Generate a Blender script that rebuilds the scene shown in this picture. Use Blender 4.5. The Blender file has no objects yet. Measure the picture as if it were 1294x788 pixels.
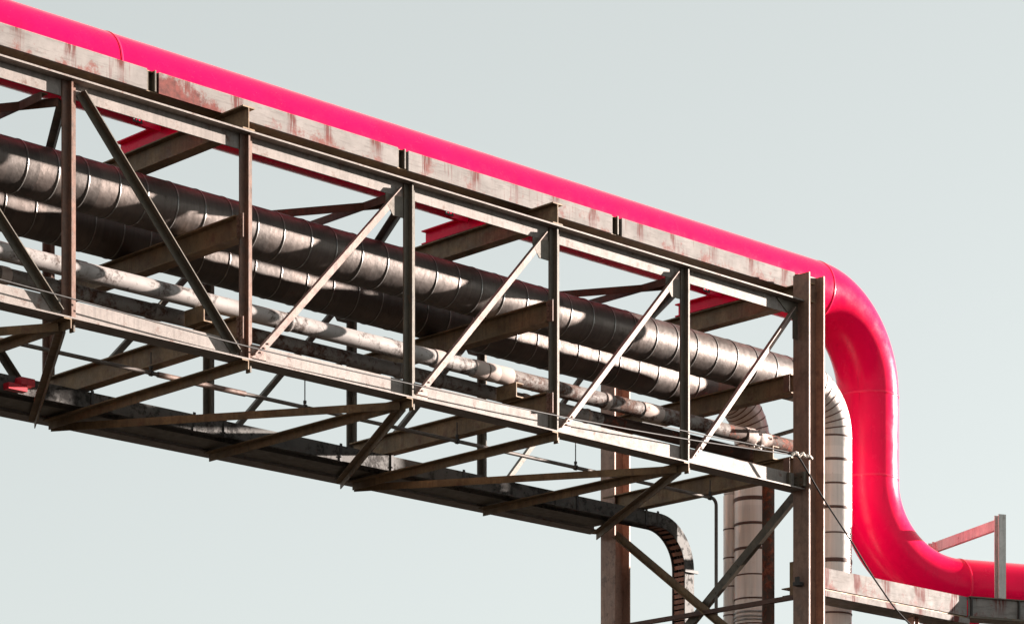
import bpy, bmesh, math, random
from mathutils import Vector, Matrix
random.seed(7)
R_ = math.radians
scene = bpy.context.scene
col = scene.collection
V = Vector
X, Y, Z = V((1,0,0)), V((0,1,0)), V((0,0,1))

# ------------------------------------------------------------------ materials
class NT:
    def __init__(s, name):
        s.m = bpy.data.materials.new(name); s.m.use_nodes = True
        s.t = s.m.node_tree; s.n = s.t.nodes; s.l = s.t.links
        s.b = s.n['Principled BSDF']
        s.tc = s.n.new('ShaderNodeTexCoord'); s.oi = s.n.new('ShaderNodeObjectInfo')
        a = s.n.new('ShaderNodeVectorMath'); a.operation = 'MULTIPLY_ADD'
        s.l.new(s.oi.outputs['Random'], a.inputs[0]); a.inputs[1].default_value = (37, 53, 71)
        s.l.new(s.tc.outputs['Object'], a.inputs[2]); s.co = a.outputs[0]
    def new(s, t, **k):
        n = s.n.new(t)
        for a, v in k.items(): setattr(n, a, v)
        return n
    def put(s, sock, v):
        if isinstance(v, bpy.types.NodeSocket): s.l.new(v, sock)
        elif isinstance(v, tuple) and len(v) == 3 and sock.type == 'RGBA': sock.default_value = (*v, 1)
        else: sock.default_value = v
    def noise(s, scale, detail=5, rough=.6, stretch=None, co=None):
        co = co or s.co
        if stretch:
            m = s.new('ShaderNodeMapping'); s.l.new(co, m.inputs[0]); m.inputs['Scale'].default_value = stretch; co = m.outputs[0]
        n = s.new('ShaderNodeTexNoise'); s.l.new(co, n.inputs['Vector'])
        n.inputs['Scale'].default_value = scale; n.inputs['Detail'].default_value = detail; n.inputs['Roughness'].default_value = rough
        return n.outputs['Fac']
    def ramp(s, f, a, b, lo=0., hi=1.):
        n = s.new('ShaderNodeMapRange'); n.clamp = True
        s.put(n.inputs[0], f); n.inputs[1].default_value = a; n.inputs[2].default_value = b
        n.inputs[3].default_value = lo; n.inputs[4].default_value = hi
        return n.outputs[0]
    def mix(s, f, a, b):
        n = s.new('ShaderNodeMix', data_type='RGBA')
        s.put(n.inputs['Factor'], f); s.put(n.inputs['A'], a); s.put(n.inputs['B'], b)
        return n.outputs['Result']
    def math(s, op, a, b=0., c=None):
        n = s.new('ShaderNodeMath', operation=op); s.put(n.inputs[0], a); s.put(n.inputs[1], b)
        if c is not None: s.put(n.inputs[2], c)
        return n.outputs[0]
    def sep(s, v):
        n = s.new('ShaderNodeSeparateXYZ'); s.l.new(v, n.inputs[0]); return n.outputs
    def bump(s, h, strength=.3, dist=.01):
        n = s.new('ShaderNodeBump'); s.put(n.inputs['Height'], h)
        n.inputs['Strength'].default_value = strength; n.inputs['Distance'].default_value = dist
        s.l.new(n.outputs[0], s.b.inputs['Normal'])
    def fin(s, color, rough=.5, metal=0., spec=.5, coat=0.):
        s.put(s.b.inputs['Base Color'], color); s.put(s.b.inputs['Roughness'], rough)
        s.put(s.b.inputs['Metallic'], metal); s.put(s.b.inputs['Specular IOR Level'], spec)
        s.put(s.b.inputs['Coat Weight'], coat)
        return s.m

def mat_steel(name, c1, c2, rust, rust_lo=.56, rust_hi=.72, rough=.5, fine=26, metal=.2, spec=.5):
    t = NT(name)
    base = t.mix(t.ramp(t.noise(2.3, 6), .35, .65), c1, c2)
    base = t.mix(t.ramp(t.noise(fine, 4, .7), .45, .7, 0, .45), base, tuple(x*.6 for x in c2))
    base = t.mix(t.ramp(t.noise(9, 4, .65, (1.6, 1.6, .14)), .48, .68, 0, .5), base, tuple(x*.55 for x in c2))
    rm = t.ramp(t.noise(5, 8, .72), rust_lo, rust_hi)
    c = t.mix(rm, base, rust)
    t.bump(t.noise(70, 4, .7), .25, .006)
    return t.fin(c, t.ramp(t.noise(8, 5), .3, .7, rough-.1, rough+.14), t.ramp(rm, 0, 1, metal, metal*.3), spec)

CHORD = mat_steel('weathered_grey_paint', (.255,.222,.202), (.20,.172,.155), (.115,.058,.04), .57, .68, .55, metal=.05, spec=.25)
BEAM = mat_steel('ochre_brown_steel', (.25,.158,.082), (.15,.10,.057), (.11,.045,.025), .54, .7, .62)
POST = mat_steel('rust_brown_steel', (.20,.098,.065), (.13,.068,.046), (.07,.045,.034), .5, .7, .45)
OLIVE = mat_steel('olive_dark_steel', (.115,.09,.062), (.075,.062,.046), (.13,.06,.032), .58, .7, .45)
BRACE = mat_steel('pale_brace_paint', (.25,.175,.145), (.185,.125,.105), (.12,.04,.028), .6, .72, .42)
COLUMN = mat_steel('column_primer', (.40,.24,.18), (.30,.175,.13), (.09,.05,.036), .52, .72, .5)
FRAME = mat_steel('pale_frame_paint', (.58,.56,.53), (.47,.455,.43), (.15,.06,.04), .6, .72, .5)
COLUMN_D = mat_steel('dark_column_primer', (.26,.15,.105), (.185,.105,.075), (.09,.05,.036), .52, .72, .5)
RED_BAR = mat_steel('red_oxide_steel', (.13,.055,.036), (.085,.04,.028), (.07,.035,.025), .5, .7, .6)

def mat_girder(name, patch=False, heavy=1.):
    t = NT(name)
    base = t.mix(t.ramp(t.noise(3, 6), .35, .65), (.25,.23,.217), (.185,.17,.16))
    scr = t.noise(5, 6, .7, (.6, 1, 6))
    base = t.mix(t.ramp(scr, .52, .62, 0, .45), base, (.11,.098,.092))
    ob = t.sep(t.tc.outputs['Object'])
    # runs of rust hanging from the top edge, one set about every 0.88 m
    xx = t.math('MULTIPLY', ob[0], 1/.88)
    fr = t.math('ABSOLUTE', t.math('SUBTRACT', t.math('FRACT', t.math('ADD', xx, t.math('MULTIPLY', t.noise(.8, 3), .9))), .5))
    near = t.ramp(fr, .03, .14, 1, 0)
    streak = t.ramp(t.noise(30, 3, .7, (1.4, 1.4, .05)), .41, .50)
    top = t.ramp(ob[2], -.16, .14, .3, 1.7)
    runs = t.math('MULTIPLY', t.math('MULTIPLY', near, streak), t.math('MULTIPLY', top, t.ramp(t.noise(1.9, 2), .36, .6, .25, 1.2)))
    fine = t.math('MULTIPLY', t.ramp(t.noise(20, 3, .6, (1.5, 1.5, .07)), .56, .68), t.ramp(t.noise(1.7, 3), .5, .62, 0, .55))
    c = t.mix(t.math('MINIMUM', t.math('MULTIPLY', t.math('ADD', runs, fine), heavy), .92), base, (.10,.018,.014))
    blot = t.ramp(t.math('ADD', t.noise(2.6, 8, .75), t.ramp(ob[2], -.14, .14, .06, -.06)), .55, .66, 0, .85)
    c = t.mix(blot, c, (.17,.05,.04))
    if patch:      # one plate carries a broad rust bloom along its lower left part
        k = t.math('ADD', t.noise(4.5, 9, .78), t.math('ADD', t.ramp(ob[0], -2.1, -.6, .22, -.28), t.ramp(ob[2], -.14, .14, .12, -.12)))
        c = t.mix(t.ramp(k, .46, .60, 0, .92), c, t.mix(t.ramp(t.noise(11, 6, .7), .4, .65), (.17,.040,.032), (.075,.018,.015)))
    t.bump(t.noise(60, 4, .7), .2, .006)
    return t.fin(c, t.ramp(t.noise(8, 5), .3, .7, .6, .78), 0, .08)
GIRDER = mat_girder('rust_stained_white_plate')
GIRDER_H = mat_girder('heavily_stained_white_plate', False, 2.2)
GIRDER_P = mat_girder('rust_bloomed_white_plate', True)

def mat_pink(name, base=(.88,.0015,.064)):
    t = NT(name)
    c = t.mix(t.ramp(t.noise(1.4, 5), .4, .68), base, tuple(x*.9 for x in base))
    g = t.new('ShaderNodeTexVoronoi'); t.l.new(t.tc.outputs['Object'], g.inputs['Vector']); g.inputs['Scale'].default_value = 30
    fl = t.math('MULTIPLY', t.ramp(g.outputs['Distance'], .0, .11, 1, 0), t.ramp(t.noise(3.1, 3), .55, .62))
    c = t.mix(t.math('MULTIPLY', fl, .6), c, (.85,.5,.55))
    geo = t.new('ShaderNodeNewGeometry')           # grey mixed in on the upward side, patchy
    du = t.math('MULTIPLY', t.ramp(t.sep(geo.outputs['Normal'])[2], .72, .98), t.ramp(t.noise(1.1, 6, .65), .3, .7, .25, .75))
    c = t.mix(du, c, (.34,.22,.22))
    dr = t.math('MULTIPLY', t.ramp(t.noise(5, 5, .65, (2.2, 2.2, .16)), .58, .72), t.ramp(t.noise(.7, 3), .5, .62, 0, .5))
    c = t.mix(dr, c, tuple(x*.55 for x in base))
    t.bump(t.math('ADD', t.noise(34, 5, .6), t.math('MULTIPLY', fl, 1.5)), .10, .006)
    return t.fin(c, t.ramp(t.noise(5, 5), .3, .7, .18, .30), 0, .13, 0)
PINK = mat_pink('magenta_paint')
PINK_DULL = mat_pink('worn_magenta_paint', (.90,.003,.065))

def mat_clad(name, ca, cb, metal, rough, axis, dirt=(.05,.035,.028), dlo=.58):
    """sheet-metal cladding in half-metre lengths: each sheet its own tone"""
    t = NT(name)
    ob = t.sep(t.tc.outputs['Object'])
    w = t.new('ShaderNodeTexWhiteNoise', noise_dimensions='1D')
    t.l.new(t.math('FLOOR', t.math('ADD', t.math('MULTIPLY', ob[axis], 2.0), t.math('MULTIPLY', t.oi.outputs['Random'], 90))), w.inputs['W'])
    c = t.mix(w.outputs['Value'], ca, cb)
    st = [1.0, 1.0, 1.0]; st[axis] = .12
    if axis == 0: st = [14, 1.2, 1.2]
    else: st = [14, 14, .35]
    c = t.mix(t.ramp(t.noise(2.2, 4, .6, tuple(st)), .42, .75, 0, .35), c, tuple(x*.55 for x in cb))
    c = t.mix(t.ramp(t.noise(4, 7, .7), dlo, dlo+.16, 0, .7), c, dirt)
    t.bump(t.math('ADD', t.noise(7, 3, .5), t.math('MULTIPLY', t.noise(90, 2), .12)), .3, .022)
    return t.fin(c, t.ramp(t.noise(12, 5), .3, .7, rough-.08, rough+.12), metal)
CLAD = mat_clad('dark_weathered_cladding', (.160,.132,.119), (.102,.089,.082), .72, .47, 0)
CLAD_V = mat_clad('pale_aluminium_cladding', (.78,.69,.645), (.66,.59,.55), .15, .34, 2, (.26,.13,.09), .64)
CLAD_H = mat_clad('pale_aluminium_elbow', (.56,.50,.47), (.47,.43,.41), .30, .42, 2, (.26,.13,.09), .64)
RUSTCLAD = mat_clad('bare_rusty_elbow', (.18,.085,.05), (.12,.06,.036), .2, .55, 0)

def mat_flake(name, paint, rust, lo, hi, rough=.5):
    t = NT(name)
    p = t.mix(t.ramp(t.noise(3, 5), .35, .68), paint, tuple(x*.72 for x in paint))
    up = t.sep(t.tc.outputs['Object'])
    n = t.math('ADD', t.noise(7.5, 10, .76), t.math('MULTIPLY', t.math('SUBTRACT', t.noise(.9, 2), .5), .55))
    m = t.ramp(n, lo, hi)
    r = t.mix(t.ramp(t.noise(14, 6, .7), .4, .62), rust, tuple(x*.35 for x in rust))
    c = t.mix(m, p, r)
    t.bump(t.math('ADD', m, t.math('MULTIPLY', t.noise(50, 4, .7), .5)), .4, .006)
    return t.fin(c, t.ramp(m, 0, 1, rough, .85), 0, .2)
WHITE_PIPE = mat_flake('flaking_white_paint', (.36,.33,.315), (.115,.088,.076), .53, .66, .55)
GREY_PIPE = mat_flake('rust_mottled_grey_paint', (.22,.195,.18), (.105,.05,.034), .47, .60, .55)
RUST_PIPE = mat_flake('scaling_rust', (.09,.055,.042), (.26,.075,.045), .50, .58, .75)
WRAP = mat_flake('pale_torn_wrap', (.48,.39,.35), (.14,.05,.035), .60, .68, .7)
TRAY = mat_flake('mottled_galvanised', (.10,.096,.09), (.04,.037,.034), .50, .60, .6)
WORN = mat_flake('worn_grey_plate', (.30,.285,.27), (.085,.07,.06), .50, .62, .6)
def mat_plain(name, c, rough, metal=0., scale=20):
    t = NT(name)
    k = t.mix(t.ramp(t.noise(scale, 4), .35, .7), c, tuple(x*.65 for x in c))
    return t.fin(k, rough, metal)
BAND = mat_plain('steel_strap', (.30,.29,.28), .33, .7)
SEAM = mat_plain('dark_lap_seam', (.045,.036,.032), .6)
SEAM_RUST = mat_plain('rusty_lap_seam', (.10,.045,.032), .6)
BLACK = mat_plain('black_rubber', (.025,.023,.022), .45)
BLACKMATT = mat_plain('dull_black_sheath', (.022,.02,.019), .95)
WIRE = mat_plain('grey_wire', (.075,.07,.068), .45)
PALE = mat_plain('pale_rope', (.70,.62,.55), .8)
CLAMP = mat_plain('dark_clamp', (.03,.026,.024), .6)
RED = mat_plain('red_enamel', (.55,.012,.03), .4)
DUCT = mat_plain('dull_conduit', (.135,.11,.095), .5, .1)

SEAM_P = mat_pink('highlight_magenta_weld', (.88,.022,.085))  # weld colour lightened to paint in the pale highlight along the seams
# ------------------------------------------------------------------ geometry
class MB:
    def __init__(s): s.bm = bmesh.new(); s.smooth = set()
    def poly(s, pts, p0, p1, u, v):
        p0, p1, u, v = V(p0), V(p1), V(u), V(v)
        t = (p1-p0).normalized(); u = (u - t*u.dot(t)).normalized()
        w = t.cross(u)
        v = w if w.dot(v) > 0 else -w
        a = [s.bm.verts.new(p0 + u*x + v*y) for x, y in pts]
        b = [s.bm.verts.new(p1 + u*x + v*y) for x, y in pts]
        n = len(pts)
        for i in range(n):
            j = (i+1) % n; s.bm.faces.new((a[i], a[j], b[j], b[i]))
        s.bm.faces.new(a); s.bm.faces.new(b[::-1]); return s
    def box(s, lo, hi):
        (x0,y0,z0),(x1,y1,z1) = lo, hi
        return s.poly([(0,0),(y1-y0,0),(y1-y0,z1-z0),(0,z1-z0)], (x0,y0,z0), (x1,y0,z0), Y, Z)
    def tube(s, pts, r, n=24, cap=True, inner=None):
        """swept round section through pts; r a number or one per point"""
        pts = [V(p) for p in pts]; rs = r if isinstance(r, list) else [r]*len(pts)
        t0 = (pts[1]-pts[0]).normalized()
        u = t0.cross(Z if abs(t0.z) < .9 else X).normalized()
        rings = []
        for i, p in enumerate(pts):
            if i == 0: t = pts[1]-pts[0]
            elif i == len(pts)-1: t = pts[i]-pts[i-1]
            else: t = (pts[i]-pts[i-1]).normalized() + (pts[i+1]-pts[i]).normalized()
            t.normalize(); u = (u - t*u.dot(t)).normalized(); w = t.cross(u)
            rings.append([s.bm.verts.new(p + (u*math.cos(a) + w*math.sin(a))*rs[i]) for a in [2*math.pi*k/n for k in range(n)]])
        for A, B in zip(rings, rings[1:]):
            for k in range(n):
                f = s.bm.faces.new((A[k], A[(k+1)%n], B[(k+1)%n], B[k])); s.smooth.add(f)
        if cap:
            for rg in (rings[0][::-1], rings[-1]): s.bm.faces.new([s.bm.verts.new(v.co) for v in rg])
        return s
    def bolt(s, p, d, r=.022, h=.02):
        p, d = V(p), V(d).normalized(); return s.tube([p, p+d*h], r, 6)
    def build(s, name, mat, parent=None, origin=None):
        bmesh.ops.recalc_face_normals(s.bm, faces=s.bm.faces[:])
        for f in s.bm.faces: f.smooth = f in s.smooth
        co = [v.co for v in s.bm.verts]
        if origin is None:
            origin = V([(min(c[i] for c in co)+max(c[i] for c in co))/2 for i in range(3)])
        origin = V(origin)
        for v in s.bm.verts: v.co = v.co - origin
        me = bpy.data.meshes.new(name); s.bm.to_mesh(me); s.bm.free()
        me.materials.append(mat)
        o = bpy.data.objects.new(name, me); col.objects.link(o)
        o.location = origin
        if parent is not None: attach(o, parent)
        return o
def wloc(o):
    p = o.location.copy()
    while o.parent: o = o.parent; p += o.location
    return p
def attach(o, parent):
    w = o.location.copy(); o.parent = parent; o.location = w - wloc(parent)
def tag(o, label, cat, group=None):
    o['label'] = label; o['category'] = cat
    if group: o['group'] = group
    return o
def thing(name, loc, label, cat, group=None):
    o = bpy.data.objects.new(name, None); col.objects.link(o); o.location = loc; o.empty_display_size = .3
    return tag(o, label, cat, group)
def copy_part(src, parent, world):
    o = src.copy(); col.objects.link(o); o.parent = parent; o.location = V(world) - wloc(parent); return o

def L(a, b, t): return [(0,0),(a,0),(a,t),(t,t),(t,b),(0,b)]
def T(h, w, t): return [(0,-t/2),(h-t,-t/2),(h-t,-w/2),(h,-w/2),(h,w/2),(h-t,w/2),(h-t,t/2),(0,t/2)]
def I(h, w, tw, tf):
    return [(0,-w/2),(tf,-w/2),(tf,-tw/2),(h-tf,-tw/2),(h-tf,-w/2),(h,-w/2),(h,w/2),(h-tf,w/2),(h-tf,tw/2),(tf,tw/2),(tf,w/2),(0,w/2)]
def Csec(h, w, t): return [(0,0),(h,0),(h,w),(h-t,w),(h-t,t),(t,t),(t,w),(0,w)]
def arc(c, r, a0, a1, n, e1, e2):
    return [V(c) + V(e1)*(r*math.cos(a0+(a1-a0)*i/n)) + V(e2)*(r*math.sin(a0+(a1-a0)*i/n)) for i in range(n+1)]

# ------------------------------------------------------------------ key dimensions (metres)
P = 3.0
ZB, ZT, W = 11.919, 15.084, 4.793
dX = {0:.007, 1:-.029, 2:.019, 3:.011, 4:-.013}
def nx(i): return P*i + dX.get(i, 0)
I0, I1 = -3, 5
XL, XR = P*I0, 14.84

# ------------------------------------------------------------------ ground
g = MB(); g.box((-3000,-3000,-1), (3000,3000,0))
t = NT('dusty_yard_ground')
cg = t.mix(t.ramp(t.noise(.4, 8), .35, .65), (.065,.055,.046), (.04,.036,.032))
t.bump(t.noise(6, 6), .4, .02)
go = g.build('ground', t.fin(cg, 1., 0, 0)); go['kind'] = 'structure'

# ------------------------------------------------------------------ the bridge
bridge = thing('pipe_bridge', (0, W/2, ZB), 'long rusty steel truss bridge carrying the pipes, with zigzag diagonals', 'pipe bridge')
def bar(name, sec, p0, p1, u, v, mat, parent): return MB().poly(sec, p0, p1, u, v).build(name, mat, parent)
def truss(y0, mats):
    chm, pm, dm, bm_ = mats
    yw = y0+.16
    tc = MB()
    tc.box((XL, y0, ZT-.024), (XR, y0+.60, ZT)); tc.box((XL, yw, ZT-.234), (XR, yw+.02, ZT-.027))  # flange widened behind the web, unseen, to block sun from the pipes
    tc.build('top_chord', chm, bridge)
    bc = MB()
    bc.box((XL, y0, ZB-.022), (XR+.06, y0+.33, ZB)); bc.box((XL, yw, ZB+.003), (XR, yw+.02, ZB+.262))
    bc.build('bottom_chord', chm, bridge)
    for i in range(I0, I1):
        x = nx(i)
        m = pm if i <= 1 else OLIVE
        bar('post', T(.104, .21, .028), (x+.05, y0+.054, ZB+.003), (x+.05, y0+.054, ZT-.027), Y, X, m, bridge)
        g1 = MB(); g1.poly([(0,0),(.34,0),(.34,.12),(.2,.3),(0,.3)], (x-.06, yw-.003, ZT-.237), (x-.06, yw-.018, ZT-.237), -X, -Z)
        if i > 1: g1.build('gusset_plate', OLIVE, bridge)
        else: g1.bm.free()
    for i in range(I0, I1):
        a, b = nx(i), (nx(i+1) if i+1 < I1 else 14.87)
        zt, zb = ZT-.14, ZB+.06
        d1 = MB()
        if i <= 0:      # falls to the right
            p0, p1 = V((a+.22, yw-.004, zt)), V((b-.12, yw-.004, zb))
            t = (p1-p0).normalized(); n = V((t.z, 0, -t.x))        # pointing down-left
            if n.x > 0: n = -n
            d1.poly([(-.05,0),(.06,0),(.06,.012),(-.036,.012),(-.036,.105),(-.05,.105)], p0, p1, n, -Y)
            d1.build('diagonal_brace', dm, bridge)
        else:           # rises to the right
            p0, p1 = V((a+.20, yw-.004, zb)), V((b-.12, yw-.004, zt-.02))
            t = (p1-p0).normalized(); n = V((-t.z, 0, t.x))        # pointing up-left
            d1.poly([(-.06,0),(.055,0),(.055,.085),(.041,.085),(.041,.012),(-.06,.012)], p0, p1, n, -Y)
            d1.build('diagonal_brace', bm_, bridge)
            q = MB(); q.poly([(0,0),(.26,0),(.26,.16),(.16,.23),(0,.23)], (a+.16, yw-.003, ZB+.004), (a+.16, yw-.015, ZB+.004), X, Z)
            gp = q.build('gusset_plate', bm_, bridge); b0 = None
            for c in [p0 + t*s - n*.02 for s in (.16,.26,.36)]:
                c = c + V((0,-.019,0))
                if b0 is None: b0 = MB().bolt(c+V((0,.007,0)), -Y, .015, .014).build('bolt', POST, gp)
                else: copy_part(b0, gp, c)
truss(0, (CHORD, POST, OLIVE, BRACE))
truss(W, (CHORD, POST, OLIVE, OLIVE))
# end gusset beside the column
MB().poly([(0,0),(.55,0),(.12,.30),(.12,.62),(0,.62)], (14.838,.157,ZT-.03), (14.838,.142,ZT-.03), -X, -Z).build('gusset_plate', OLIVE, bridge)
pl = MB().box((14.56,.09,ZB+.03), (14.60,.14,ZB+.24)); pl.build('gusset_plate', OLIVE, bridge)

# struts and plan braces in the plane of the bottom chords
for i in range(I0, I1):
    x = nx(i)
    bar('floor_strut', [(0,0),(.128,0),(.128,.016),(.016,.016),(.016,.12),(0,.12)], (x, .0, ZB-.026), (x, W+.05, ZB-.026), -Z, -X, BEAM, bridge)
    bar('cleat', [(0,0),(.13,0),(.13,.10),(0,.10)], (x+.10, .10, ZB-.026), (x+.125, .10, ZB-.026), -Z, Y, OLIVE, bridge)
def plan(i, j, z, sec, mat, ex=0, name='plan_brace'):
    a = V((nx(i), .12, z)); b = V((nx(j)+ex if j < 5 else 14.85, W+.10, z))
    d = (b-a).normalized()
    MB().poly(sec, a + d*.12, b, -Z, V((-d.y, d.x, 0)) if d.x > 0 else V((d.y, -d.x, 0))).build(name, mat, bridge)
LS = [(0,0),(.115,0),(.115,.015),(.015,.015),(.015,.11),(0,.11)]
for i in (-2, 0, 2, 4):
    if i-1 >= I0: plan(i, i-1, ZB-.045, LS, BEAM, .06)
    plan(i, i+1, ZB-.045, LS, BEAM, -.22)
    plan(i, i-1, ZT-.245, LS, RED_BAR, .12)
    plan(i, i+1, ZT-.26, LS, OLIVE, -.25)
    bar('top_strut', LS, (nx(i)-.35, .2, ZT-.24), (nx(i)-.35, W, ZT-.24), -Z, X, RED_BAR, bridge)

# deep cross beams at three levels under each pair of odd nodes
BZ = {'top':15.088, 'mid':13.60, 'low':12.20}
for i in (-3, -1, 1, 3, 5):
    x = nx(i) if i < 5 else 15.02
    for k, z in BZ.items():
        ya = .003 if k == 'top' else (.17 if i < 5 else .36)
        b = bar('cross_beam', I(.325, .21, .014, .02), (x, ya, z), (x, W+.02, z), Z, X, BEAM, bridge)
        if k != 'top':
            q = MB(); q.box((x-.085, .12, z+.02), (x-.077, .165, z+.31)) if i < 5 else q.box((x-.13,.37,z+.03),(x-.12,.5,z+.3))
            if i < 5:
                for dz in (.07, .17, .27): q.bolt((x-.085, .142, z+dz), -X, .018, .018)
            q.build('end_plate', POST, b)
# riveted cleats on the posts where the middle beams land
for i in (1, 3):
    q = MB(); x = nx(i)
    q.box((x-.072,.045,13.60), (x-.058,.158,13.93))
    for dy in (.075,.13):
        for dz in (.08,.16,.25): q.bolt((x-.072,dy,13.6+dz), -X, .016, .016)
    q.build('rivet_plate', POST, bridge)
    q = MB(); q.box((x-.072,.045,12.19), (x-.058,.158,12.50))
    for dy in (.075,.13):
        for dz in (.06,.15,.24): q.bolt((x-.072,dy,12.19+dz), -X, .016, .016)
    q.build('rivet_plate', POST, bridge)

# ------------------------------------------------------------------ trestle at the right-hand end
trestle = thing('support_trestle', (15.14, W/2, 0), 'tall rust brown two-legged steel trestle with crossed braces, under the bridge end', 'trestle')
HS = I(.41, .35, .014, .03)
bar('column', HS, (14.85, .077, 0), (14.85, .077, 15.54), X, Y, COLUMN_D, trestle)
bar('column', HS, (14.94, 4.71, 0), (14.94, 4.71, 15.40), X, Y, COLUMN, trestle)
for z1, z0 in ((11.86, 8.55), (8.45, 5.1), (5.0, 1.6)):
    q = MB(); a, b = V((14.99,.255,z1)), V((14.99,4.52,z0)); q.poly(L(.15,.09,.014), a, b, Z, X)
    d = (b-a).normalized()
    for s in (.25,.45,1.75,1.95,2.2,2.4,2.62,2.85): q.bolt(a + d*s + Z*.07*1 - X*.0, -X, .014, .012)
    q.build('cross_brace', OLIVE, trestle)
    bar('cross_brace', L(.13,.09,.014), (14.93,4.52,z1-.1), (14.93,.255,z0), Z, -X, BEAM, trestle)
    bar('girt', L(.09,.09,.014), (14.92,.255,(z0+z1)/2-.12), (14.92,4.52,(z0+z1)/2-.12), Z, -X, RED_BAR, trestle)
q = MB(); q.box((14.71,.02,10.28),(14.848,.14,10.34)); q.box((14.74,.04,10.34),(14.77,.12,10.43)); q.build('bracket', CLAMP, trestle)
q = MB(); q.box((14.76,-.055,ZB+.02),(14.846,.19,ZB+.26))
for dz in (.07,.19):
    for dy in (0,.12): q.bolt((14.76,dy,ZB+dz), -X, .02, .02)
q.build('end_cleat', OLIVE, trestle)
bar('arm', L(.055,.05,.01), (15.3,.35,13.07), (15.3,1.3,13.02), Z, X, OLIVE, trestle)

# ------------------------------------------------------------------ white girder under the pink pipe
GZ0, GZ1 = 15.414, 15.70
gird = thing('plate_girder', (3, .9, GZ0), 'long rust-stained white plate girder lying on the bridge top below the pink pipe', 'girder')
q = MB(); q.box((XL,.60,GZ0+.012),(15.75,.62,GZ1-.012)); q.box((XL,.50,GZ0),(15.75,1.22,GZ0+.012)); q.box((XL,1.20,GZ0+.012),(15.75,1.22,GZ1)); q.box((XL,.50,GZ1-.012),(15.75,.66,GZ1))
q.build('girder_body', BEAM, gird)
cuts = [XL, -3.05, -2.87, 1.57, 1.77, 6.14, 6.35, 10.68, 10.91, 15.14, 15.24, 15.75]
for a, b in zip(cuts[0::2], cuts[1::2]):
    MB().box((a,.464,GZ0-.004),(b,.498,GZ1+.004)).build('cover_plate', GIRDER_P if a == 1.77 else GIRDER, gird)
for a in cuts[1:-1:2]:
    q = MB(); q.box((a+.02,.50,GZ0+.014),(a+.045,.597,GZ1-.014)); q.box((a+.14,.475,GZ0+.014),(a+.165,.597,GZ1+.02)) if a < 15 else None
    q.build('splice_plate', OLIVE, gird)

# ------------------------------------------------------------------ big magenta pipe
PR, PY, PZ = .56, 2.05, 16.155
XV, RB1 = 19.07, 1.62
ZS1, ZLOW = 13.02, 11.15
RB2 = ZS1-ZLOW
H = V((.925,-.381,0)).normalized()
pipe = thing('pink_pipe', (XV, PY, 0), 'huge glossy magenta pipe bending down past the column in an S', 'pipe')
def seg(name, pts, r, mat, parent, n=64, cap=True): return MB().tube(pts, r, n, cap).build(name, mat, parent)
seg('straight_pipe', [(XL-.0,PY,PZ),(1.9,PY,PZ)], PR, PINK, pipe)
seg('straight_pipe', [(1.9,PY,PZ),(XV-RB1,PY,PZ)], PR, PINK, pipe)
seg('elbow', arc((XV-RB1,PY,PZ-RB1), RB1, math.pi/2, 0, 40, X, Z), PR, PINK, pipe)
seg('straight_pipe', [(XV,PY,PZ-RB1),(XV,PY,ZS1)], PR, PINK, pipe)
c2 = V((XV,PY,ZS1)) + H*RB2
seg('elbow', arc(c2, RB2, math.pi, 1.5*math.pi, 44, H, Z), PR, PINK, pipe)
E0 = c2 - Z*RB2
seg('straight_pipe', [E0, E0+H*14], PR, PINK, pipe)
def ring(c, ax, r, w, name, mat, parent, n=64, prof=None):
    c, ax = V(c), V(ax).normalized()
    return MB().tube([c-ax*w/2, c-ax*w*.25, c+ax*w*.25, c+ax*w/2], [r-.004, r, r, r-.004], n).build(name, mat, parent)
for c, ax in (((1.9,PY,PZ),X), ((XV-RB1,PY,PZ),X), ((XV,PY,PZ-RB1),Z), ((XV,PY,ZS1),Z), (E0,H), ((-6.5,PY,PZ),X)):
    ring(c, ax, PR+.009, .04, 'weld_seam', SEAM_P, pipe)

# pink saddles on the top cross beams
def saddle(x, label):
    s = thing('pipe_saddle', (x, PY, 15.415), label, 'pipe saddle', 'pink saddles under the pink pipe')
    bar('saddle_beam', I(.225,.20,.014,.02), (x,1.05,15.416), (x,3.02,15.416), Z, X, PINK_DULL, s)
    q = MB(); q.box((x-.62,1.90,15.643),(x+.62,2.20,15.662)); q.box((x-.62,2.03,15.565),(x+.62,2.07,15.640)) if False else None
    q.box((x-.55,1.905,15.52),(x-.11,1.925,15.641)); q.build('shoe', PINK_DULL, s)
    q = MB()
    q.poly([(0,0),(.16,0),(.16,.035),(0,.035)], (x-.62,1.88,15.60), (x-.62,1.86,15.60), X, Z)
    q.poly([(0,0),(.16,0),(.16,.025),(0,.025)], (x-.62,1.88,15.53), (x-.62,1.86,15.53), X, Z)
    for dx in (0,.07,.135): q.poly([(0,0),(.025,0),(.025,.045),(0,.045)], (x-.62+dx,1.879,15.555), (x-.62+dx,1.861,15.555), X, Z)
    q.build('clamp', CLAMP, s)
    return s
saddle(2.98, 'pink I-beam saddle farthest left, behind the falling dark diagonal')
saddle(9.0, 'pink I-beam saddle in the middle of the three, over the mid-span crossbeam')
saddle(15.0, 'pink I-beam saddle farthest right, nearest the tall column')

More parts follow.
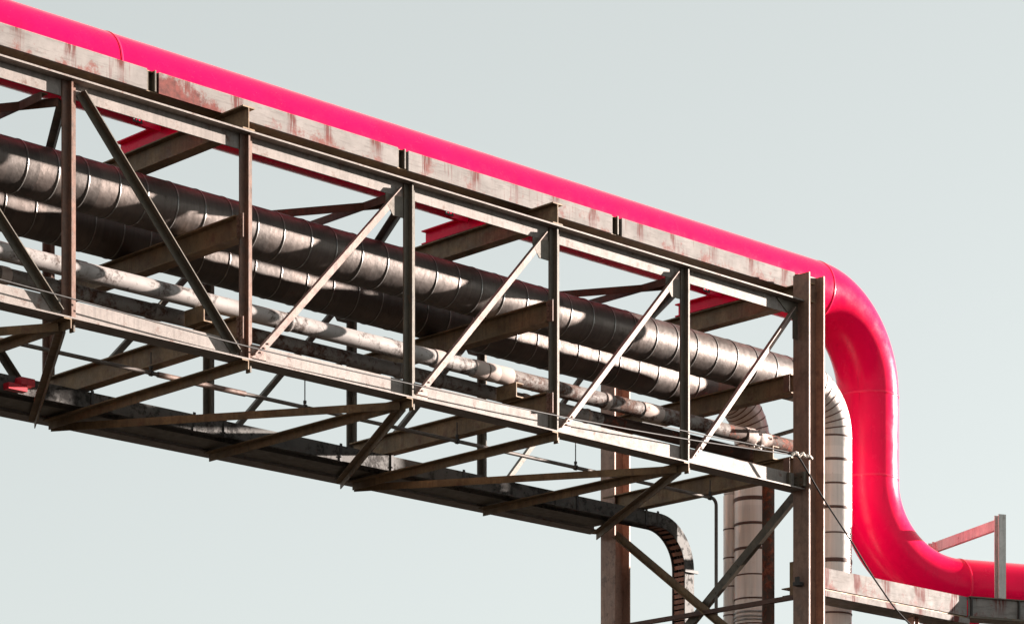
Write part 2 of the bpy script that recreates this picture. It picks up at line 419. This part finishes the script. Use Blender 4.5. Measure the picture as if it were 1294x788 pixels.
# ------------------------------------------------------------------ insulated pipes
def insulated(y, z, r, xv, rb, label, xe, r2, zbot, pale_from):
    th = thing('insulated_pipe', (xv, y, 0), label, 'insulated pipe', 'insulated pipes')
    seg('cladding', [(XL,y,z),(xe,y,z)], r, CLAD, th, 48)
    # elbow
    if xe < xv-rb: seg('pipe_stub', [(xe,y,z),(xv-rb,y,z)], r2, pale_from, th, 40)
    seg('elbow', arc((xv-rb,y,z-rb), rb, math.pi/2, 0, 26, X, Z), r2, CLAD_H, th, 48)
    seg('vertical_cladding', [(xv,y,z-rb),(xv,y,zbot)], r2, CLAD_V, th, 48)
    # straps along the run: a bright band and a dark lap beside it
    proto = MB().tube([(-.012,0,0),(-.010,0,0),(.010,0,0),(.012,0,0)], [r+.002,r+.007,r+.007,r+.002], 48).build('band', BAND, None)
    lap = MB().tube([(.016,0,0),(.05,0,0)], [r+.004,r+.002], 48).build('lap_seam', SEAM, None)
    x = XL+.3; first = True
    while x < xe-.05:
        for src in (proto, lap):
            if first: src.location = (x,y,z); attach(src, th)
            else: copy_part(src, th, (x,y,z) if src is proto else (x, y, z))
        first = False
        x += .5 + random.uniform(-.03,.03)
    for k in range(1, 9):
        a = math.pi/2*(1-k/9); c = V((xv-rb,y,z-rb))
        ax = V((math.sin(a),0,-math.cos(a)))
        ring(c + V((math.cos(a),0,math.sin(a)))*rb, ax, r2+.006, .022, 'lap_seam', SEAM_RUST, th, 40)
    zz = z-rb-.02; first = None
    while zz > zbot+.2:
        if first is None: first = ring((xv,y,zz), Z, r2+.010, .03, 'lap_seam', SEAM_RUST, th, 40)
        else: copy_part(first, th, (xv,y,zz)).scale.z = random.choice((.8,1,1,1.6,2.4))
        zz -= .46 + random.uniform(-.05,.05)
    return th
A = insulated(1.58, 14.31, .362, 17.46, .85, 'thick black-clad pipe nearest the viewer, upper of the two, turning down pale right of column', 16.3, .36, 9.55, CLAD_H)
B = insulated(3.03, 14.29, .362, 16.97, .80, 'thick black-clad pipe farther back, lower of the two, dropping left of the column', 15.66, .325, .0, RUSTCLAD)
# lower end of the front drop: collar and thinner pipe
seg('lower_pipe', [(17.46,1.58,9.55),(17.46,1.58,0)], .29, CLAD_V, A, 40)
ring((17.46,1.58,9.50), Z, .37, .10, 'collar', SEAM_RUST, A, 40)
ring((17.46,1.58,10.02), Z, .372, .08, 'collar', BAND, A, 40)
for z_ in (10.44, 10.36, 10.30): ring((16.97,3.03,z_), Z, .345, .035, 'collar', BAND, B, 40)
for k in range(22):
    pass
# slim insulated drop joining the rear one
S = thing('slim_insulated_pipe', (16.88,3.42,0), 'slim pale insulated vertical pipe tucked left of the thicker pale drop', 'insulated pipe', 'insulated pipes')
seg('vertical_cladding', [(16.84,3.42,0),(16.84,3.42,12.62)], .145, CLAD_V, S, 32)
seg('elbow', [V((16.84,3.42,12.62))+d for d in (V((0,0,0)),V((.01,-.02,.1)),V((.03,-.09,.18)),V((.06,-.2,.22)),V((.09,-.3,.23)))], .145, CLAD_H, S, 32)
zz = 12.0; first = None
while zz > .3:
    if first is None: first = ring((16.84,3.42,zz), Z, .151, .025, 'lap_seam', SEAM_RUST, S, 32)
    else: copy_part(first, S, (16.84,3.42,zz))
    zz -= .52

# ------------------------------------------------------------------ small pipes on the floor beams
CY, CZ, CR = .93, 12.885, .125
Cp = thing('white_pipe', (3, CY, CZ), 'white paint-flaking pipe carried on stools, higher of the two small pipes', 'pipe', 'small pipes inside the truss')
seg('pipe_run', [(XL,CY,CZ),(8.15,CY,CZ)], CR, WHITE_PIPE, Cp, 32)
seg('pipe_run', [(8.15,CY,CZ),(13.9,CY,CZ)], CR, GREY_PIPE, Cp, 32)
seg('pipe_run', [(13.9,CY,CZ),(15.8,CY,CZ)], CR, RUST_PIPE, Cp, 32)
seg('drop', arc((15.8,CY,CZ-.3), .3, math.pi/2, 0, 12, X, Z) + [V((16.1,CY,0))], CR, GREY_PIPE, Cp, 32)
for x, w in ((-1.6,.06),(4.42,.05),(7.35,.2),(8.2,.26),(8.47,.22),(8.72,.3),(11.0,.1),(12.05,.45)):
    ring((x,CY,CZ), X, CR+.014, w, 'coupling', WRAP if x > 7 else WHITE_PIPE, Cp, 32)
def torn(cx, y, z, r, length, n, parent, seed):
    """frayed wrapping: a wrinkled sleeve with flaps standing off it"""
    rnd = random.Random(seed); m = MB()
    pts = [(cx+length*i/14, y, z) for i in range(15)]
    m.tube(pts, [r*(1+rnd.uniform(.02,.2)) for _ in pts], 20)
    for k in range(n):
        a = rnd.uniform(0, 2*math.pi); x0 = cx + rnd.uniform(0, length); d = V((0, math.cos(a), math.sin(a)))
        p = V((x0,y,z)) + d*r; e = p + d*rnd.uniform(.015,.04) + X*rnd.uniform(-.05,.09)
        m.poly([(-.02,0),(.02,0),(.012,.008),(-.012,.008)], p, e, X.cross(d), d)
    return m.build('torn_wrap', WRAP, parent)
torn(14.35, CY, CZ, CR, .62, 34, Cp, 5)
DY, DZ, DR = 1.3, 12.70, .108
Dp = thing('rusty_pipe', (3, DY, DZ), 'dark rust-mottled pipe running lower and behind the white one', 'pipe', 'small pipes inside the truss')
seg('pipe_run', [(XL,DY,DZ),(-.35,DY,DZ)], DR, GREY_PIPE, Dp, 32)
seg('pipe_run', [(-.35,DY,DZ),(9.45,DY,DZ)], DR, GREY_PIPE, Dp, 32)
seg('pipe_run', [(9.45,DY,DZ),(11.25,DY,DZ)], DR, WHITE_PIPE, Dp, 32)
seg('pipe_run', [(11.25,DY,DZ),(15.12,DY,DZ)], DR, RUST_PIPE, Dp, 32)
seg('drop', arc((15.12,DY,DZ-.3), .3, math.pi/2, 0, 12, X, Z) + [V((15.42,DY,10+(12.3-10)*k/2)) for k in (1,0)] + [V((15.42,DY,0))], DR, RUST_PIPE, Dp, 32)
torn(15.42-.0, DY, 11.0, .01, .01, 2, Dp, 3)
for x, w in ((-.2,.16),(.55,.1),(2.35,.16),(6.9,.12),(7.75,.05),(9.55,.1),(10.1,.07),(10.95,.06)):
    ring((x,DY,DZ), X, DR+.012, w, 'coupling', WRAP if (9 < x or -.3 < x < 0) else GREY_PIPE, Dp, 32)
Fp = thing('conduit', (12, 1.2, 12.9), 'very thin pale conduit between the two small pipes near the right end', 'conduit')
seg('conduit_run', [(8.4,1.17,12.865),(14.95,1.17,12.865)], .021, FRAME, Fp, 12)
for x in (9.6,11.4,13.2,14.7): ring((x,1.17,12.865), X, .03, .05, 'clip', CLAMP, Fp, 12)
def stool(x, label):
    s = thing('pipe_stool', (x, .9, 12.528), label, 'pipe stool', 'pipe stools on the floor beams')
    bar('stool_channel', Csec(.228,.16,.016), (x-.1,.70,12.529), (x-.1,1.14,12.529), Z, X, BEAM, s)
    return s
stool(nx(1)-.15, 'brown channel stool under the white pipe, beside the end of the first long dark diagonal')
stool(nx(3)-.12, 'brown channel stool under the white pipe by the mid-span post, with pale open end')
stool(14.95, 'brown channel stool in shade just left of the tall column')
# upper small stool seen under the rear black pipe
for x, lab in ((nx(1), 'small brown packing block under the rear black pipe, leftmost'), (nx(3), 'small brown packing block under the rear black pipe at mid-span'), (15.0, 'small brown packing block below the rear black pipe near the column')):
    s = thing('packing_block', (x, 4.0, 13.93), lab, 'packing block', 'packing blocks on the middle beams')
    bar('block_channel', Csec(.13,.2,.016), (x-.25,3.78,13.93), (x-.25,4.25,13.93), Z, X, BEAM, s)

# thin drain line hung below the floor beams
Ep = thing('drain_line', (9, 2.15, 12.1), 'thin drain pipe hung on rods beneath the floor beams, turning down before the column', 'pipe')
EX = 14.9
seg('pipe_run', [(XL,2.15,12.1),(EX,2.15,12.1)], .030, DUCT, Ep, 16)
seg('drop', arc((EX,2.15,11.98), .12, math.pi/2, 0, 8, X, Z) + [V((EX+.12,2.15,0))], .030, DUCT, Ep, 16)
for x, zt in ((2.88,12.40),(5.75,12.62),(8.88,12.40),(11.55,12.62),(14.86,12.40)):
    q = MB(); q.tube([(x,2.15,12.06),(x,2.15,zt)], .009, 8); q.tube([(x,2.15,12.155),(x,2.15,12.20)], .026, 8)
    q.tube([(x-.02,2.15,12.1),(x+.02,2.15,12.1)], .046, 16)
    if zt > 12.5: q.box((x-.02,1.28,zt-.04),(x+.02,2.2,zt-.005))
    q.build('hanger_rod', CLAMP, Ep)
q = MB(); q.tube([(3.0,2.15,12.1),(4.6,2.15,12.1)], .042, 16); q.build('sleeve', BRACE, Ep)

# ------------------------------------------------------------------ cable tray at the back
tray = thing('cable_tray', (9, 4.05, 11.93), 'grey mottled cable tray along the bridge floor, curving down behind the rear column', 'cable tray')
TY0, TY1, TZ0, TZ1 = 3.88, 4.2, 11.925, 12.17
XT = 15.42; ro, ri = .92, .675
cc = V((XT,0,TZ1-ro))
def rail(y):
    m = MB(); pts_o = [V((XL,0,TZ1))] + arc(cc, ro, math.pi/2, 0, 20, X, Z) + [V((XT+ro,0,0))]
    pts_i = [V((XL,0,TZ0))] + arc(cc, ri, math.pi/2, 0, 20, X, Z) + [V((XT+ri,0,0))]
    vs = []
    for a, b in zip(pts_o, pts_i):
        vs.append([m.bm.verts.new(V((p.x, yy, p.z))) for p, yy in ((a,y),(b,y),(b,y+.02),(a,y+.02))])
    for A_, B_ in zip(vs, vs[1:]):
        for k in range(4): m.bm.faces.new((A_[k],A_[(k+1)%4],B_[(k+1)%4],B_[k]))
    m.bm.faces.new(vs[0]); m.bm.faces.new(vs[-1][::-1])
    return m.build('side_rail', TRAY, tray)
rail(TY0); rail(TY1-.02)
q = MB(); q.box((XL,TY0+.022,TZ0+.05),(XT,TY1-.022,TZ0+.062)); q.build('tray_floor', TRAY, tray)
q = MB()
for k in range(9):
    a = math.pi/2*(1-(k+.5)/9); p = cc + V((math.cos(a),0,math.sin(a)))*(ri+.03); tg = V((math.sin(a),0,-math.cos(a))); nr = V((math.cos(a),0,math.sin(a)))
    q.poly([(-.035,0),(.035,0),(.035,.02),(-.035,.02)], p+Y*(TY0+.022), p+Y*(TY1-.022), tg, nr)
for k in range(75):
    z = TZ1-ro-.06-.1*k
    q.box((XT+ri+.02,TY0+.022,z-.035),(XT+ri+.04,TY1-.022,z+.035))
q.build('rungs', POST, tray)
q = MB(); ca = arc(cc, ro-.012, math.pi/2, 0, 20, X, Z); 
va = [[q.bm.verts.new(V((p.x*k2+cc.x*(1-k2), yy, p.z*k2+cc.z*(1-k2)))) for k2, yy in ((1,TY0+.023),(1,TY1-.023),(.985,TY1-.023),(.985,TY0+.023))] for p in ca]
for A_, B_ in zip(va, va[1:]):
    for k in range(4): q.bm.faces.new((A_[k],A_[(k+1)%4],B_[(k+1)%4],B_[k]))
q.bm.faces.new(va[0]); q.bm.faces.new(va[-1][::-1])
q.build('bend_cover', TRAY, tray)
q = MB(); q.box((XT+ro-.026,TY0+.023,0),(XT+ro-.012,TY1-.023,TZ1-ro-.003)); q.build('drop_cover', TRAY, tray)
for k, yy in enumerate((3.96,4.03,4.1)):
    pts = [V((XL,yy,TZ0+.09))] + [p + Y*yy for p in arc(cc, ri+.1, math.pi/2, 0, 14, X, Z)] + [V((XT+ri+.1,yy,0))]
    seg('tray_cable', pts, .026, BLACK, tray, 10)
for x in (-1.5,.6,1.3,3.05,4.95,5.55,7.9,9.0,10.6,13.3,15.05,15.35):
    q = MB(); q.box((x,TY0-.014,TZ0-.01),(x+.05,TY0-.002,TZ1+.03)); q.bolt((x+.025,TY0-.014,TZ0+.06), -Y, .014, .014)
    q.build('splice_bar', CLAMP, tray)
for z in (11.2, 10.22):
    q = MB(); q.box((XT+ri-.04,TY0-.05,z),(XT+ro+.06,TY0-.005,z+.05)); q.build('wall_clamp', CLAMP, tray)

tr2 = thing('shade_trough', (3, 4.5, 11.93), 'dark closed trough added along the far edge of the bridge floor to shade the chord', 'shade trough')  # added dark trough, covers the back chord web and keeps sun off it
q = MB(); q.box((XL,4.23,11.935),(14.6,4.76,12.13)); q.build('shade_trough_body', OLIVE, tr2)
q = MB(); q.box((XL,4.21,12.133),(14.62,4.78,12.15)); q.build('shade_trough_cover', TRAY, tr2)
# red box on the tray
rb = thing('junction_box', (1.75,3.8,12.0), 'small red metal box at the left edge of the cable tray', 'junction box')
MB().box((1.50,3.72,11.93),(1.82,3.862,12.02)).build('box_base', RED, rb)
MB().box((1.70,3.70,12.023),(1.94,3.862,12.13)).build('box_lid', RED, rb)

# ------------------------------------------------------------------ overhead cable tied along the bottom chord
cab = thing('power_cable', (7,-.03,12.1), 'slack cable strung along the lower chord, hanging off past the tall column', 'cable')
def smooth(pts, n=8):
    pts = [V(p) for p in pts]; out = []
    for i in range(len(pts)-1):
        p0, p1, p2, p3 = pts[max(i-1,0)], pts[i], pts[i+1], pts[min(i+2,len(pts)-1)]
        for k in range(n):
            s = k/n
            out.append(.5*((2*p1)+(p2-p0)*s+(2*p0-5*p1+4*p2-p3)*s*s+(-p0+3*p1-3*p2+p3)*s**3))
    return out + [pts[-1]]
seg('wire', smooth([(XL,-.03,12.22),(-4,-.03,12.26),(-1.1,-.03,12.17),(0,-.03,12.145),(2.9,-.03,12.066),(6,-.03,12.085),(9,-.03,12.134),(11.9,-.03,12.254),(14.45,-.125,12.39)]), .0105, WIRE, cab, 8)
seg('wire', smooth([(10.9,.02,12.37),(12.4,.0,12.40),(13.4,-.05,12.42),(14.45,-.13,12.415)]), .010, WIRE, cab, 8)
seg('hanging_cable', smooth([(14.36,-.13,12.40),(14.53,-.14,12.365),(14.74,-.14,12.18),(15.17,-.13,11.79),(15.94,-.1,11.183),(16.69,-.1,10.522),(17.57,-.1,9.943),(19.5,-.1,9.2),(23,-.1,8.8)]), .0145, BLACKMATT, cab, 10)
tie = tag(MB().tube(smooth([(14.36,-.13,12.38),(14.46,-.15,12.43),(14.54,-.13,12.385),(14.62,-.15,12.44),(14.70,-.13,12.41),(14.80,-.14,12.43),(14.9,-.12,12.395)]), [.022,.03,.018]*16+[.02], 8).build('rope_tie', PALE), 'pale twisted rope tie holding the cable to the column', 'rope')
tag(MB().tube(smooth([(13.5,-.05,12.38),(13.56,-.03,12.44),(13.66,-.06,12.37),(13.72,-.03,12.45),(13.8,-.05,12.40)]), .014, 8).build('rope_tie', PALE), 'short pale twist of rope around the two wires, just left of the column', 'rope')

# ------------------------------------------------------------------ lower girder and guide frame at the right
low = thing('plate_girder', (17.5,.5,10.3), 'short rust-stained white girder low at the right, below the pink bend', 'girder')
MB().box((15.42,.50,10.452),(20.0,.534,10.80)).build('cover_plate', GIRDER_H, low)
q = MB(); q.box((15.42,.537,10.44),(20.0,.56,10.80)); q.box((15.42,.50,10.418),(20.0,1.0,10.436)); q.build('girder_body', BEAM, low)
MB().box((15.42,.44,10.30),(20.0,.47,10.40)).build('lower_channel', GIRDER_H, low)
q = MB(); q.box((15.42,.473,10.29),(20.0,.98,10.308)); q.build('bottom_flange', OLIVE, low)
MB().box((15.40,.40,10.27),(15.417,.8,10.86)).build('end_plate', BEAM, low)
g2 = thing('plate_girder', (22,-.3,10.4), 'dark angled girder at the right edge under the straight pink run', 'girder')
G0 = V((20.02,.50,0)); Nf = V((-H.y*-1, 0, 0)); Nf = V((H.y, -H.x, 0))   # towards the viewer
def hb(lo, hi, z0, z1, n0, n1, name, mat, parent):
    a = G0 + H*lo + Nf*n0; b = G0 + H*hi + Nf*n0
    return MB().poly([(0,0),(n1-n0,0),(n1-n0,z1-z0),(0,z1-z0)], a+Z*z0, b+Z*z0, Nf, Z).build(name, mat, parent)
hb(.02,9,10.46,10.79,-.03,0,'web_plate',GIRDER_H,g2)
hb(.02,9,10.42,10.456,-.42,.05,'bottom_flange',OLIVE,g2)
hb(.02,9,10.794,10.815,-.25,.04,'top_flange',OLIVE,g2)
for s in (.05,1.05,2.2,3.3): hb(s,s+.03,10.46,10.79,.004,.05,'stiffener',CLAMP,g2)
# guide frame over the pipe
fr = thing('guide_frame', (21,.3,10.82), 'pale steel portal frame standing astride the pink pipe at far right', 'guide frame')
F0 = G0 + H*.72
bar('post', I(.16,.15,.012,.018), F0-Nf*.14+Z*10.82, F0-Nf*.14+Z*12.36, Nf, H, FRAME, fr)
bar('post', I(.16,.15,.012,.018), F0-Nf*2.55+Z*10.0, F0-Nf*2.55+Z*12.30, Nf, H, FRAME, fr)
bar('crossbeam', Csec(.19,.08,.014), F0-Nf*.143+Z*12.12, F0-Nf*2.39+Z*12.12, Z, H, FRAME, fr)
# legs below
lg = thing('girder_leg', (18.62,.7,0), 'slim brown leg under the short white girder', 'leg', 'legs under the lower girders')
bar('leg_section', I(.14,.14,.012,.016), (18.62,.70,0), (18.62,.70,10.288), X, Y, COLUMN, lg)
lg2 = thing('girder_leg', (21.7,-.6,0), 'brown H-section column top at the bottom right corner', 'leg', 'legs under the lower girders')
q0 = G0 + H*1.38 + Nf*.12
bar('leg_section', I(.36,.34,.014,.028), q0, q0+Z*10.38, H, Nf, COLUMN, lg2)
ps = thing('pipe_saddle', (19.9,1.65,10.2), 'pink pad under the lower bend, half hidden below the girder', 'pipe saddle', 'pink saddles under the pink pipe')
pc = V((20.55,1.44,0))
MB().poly([(0,0),(.5,0),(.5,.24),(0,.24)], pc-H*.3+Z*10.33-Nf*.25, pc+H*.6+Z*10.33-Nf*.25, Nf, Z).build('saddle_pad', PINK_DULL, ps)
MB().poly([(0,0),(.3,0),(.3,10.32),(0,10.32)], pc-H*.1-Nf*.15, pc+H*.2-Nf*.15, Nf, Z).build('pedestal', OLIVE, ps)

# ------------------------------------------------------------------ light
SUN_AZ, SUN_EL = R_(18), R_(8.8)       # azimuth from the bridge axis towards the viewer's side
sd = V((math.cos(SUN_EL)*math.cos(SUN_AZ), -math.cos(SUN_EL)*math.sin(SUN_AZ), math.sin(SUN_EL)))
ld = bpy.data.lights.new('sun', 'SUN'); ld.energy = 5; ld.angle = R_(.5); ld.color = (1,.88,.80)
lo = bpy.data.objects.new('sun', ld); col.objects.link(lo); lo.location = (30,-30,40)
lo.rotation_euler = sd.to_track_quat('Z','Y').to_euler()

w = bpy.data.worlds.new('World'); scene.world = w; w.use_nodes = True
n, l = w.node_tree.nodes, w.node_tree.links
sky = n.new('ShaderNodeTexSky'); sky.sky_type = 'NISHITA'; sky.sun_disc = False
sky.sun_elevation = SUN_EL; sky.sun_rotation = math.atan2(sd.x, sd.y); sky.air_density = 1; sky.dust_density = .4; sky.ozone_density = 1
hs = n.new('ShaderNodeHueSaturation'); hs.inputs['Saturation'].default_value = .12
tint = n.new('ShaderNodeMix'); tint.data_type = 'RGBA'; tint.blend_type = 'MULTIPLY'; tint.inputs['Factor'].default_value = 1
tint.inputs['B'].default_value = (.95, 1, .985, 1)
l.new(sky.outputs[0], hs.inputs['Color']); l.new(hs.outputs[0], tint.inputs['A']); 
veil = n.new('ShaderNodeMix'); veil.data_type = 'RGBA'; veil.inputs['Factor'].default_value = .55
veil.inputs['B'].default_value = (2.5, 2.68, 2.62, 1)      # thin even high haze
l.new(tint.outputs['Result'], veil.inputs['A']); l.new(veil.outputs['Result'], n['Background'].inputs['Color'])
n['Background'].inputs['Strength'].default_value = .05

# ------------------------------------------------------------------ camera
f, yaw, yh = 3533.1643, .7644, 1391.3708
cd = bpy.data.cameras.new('camera'); cam = bpy.data.objects.new('camera', cd); col.objects.link(cam)
cam.location = (-21.2631,-30.5495,1.6); cam.rotation_euler = (math.pi/2, 0, -yaw)
cd.sensor_width = 36; cd.lens = f/1294*36; cd.shift_y = (yh-394)/1294; cd.clip_end = 10000
scene.camera = cam
vs = scene.view_settings
vs.view_transform = 'Standard'; vs.look = 'None'; vs.gamma = 1; vs.use_curve_mapping = False; vs.exposure = 2.42
scene.render.engine = 'CYCLES'
scene.render.resolution_x, scene.render.resolution_y = 1024, 623
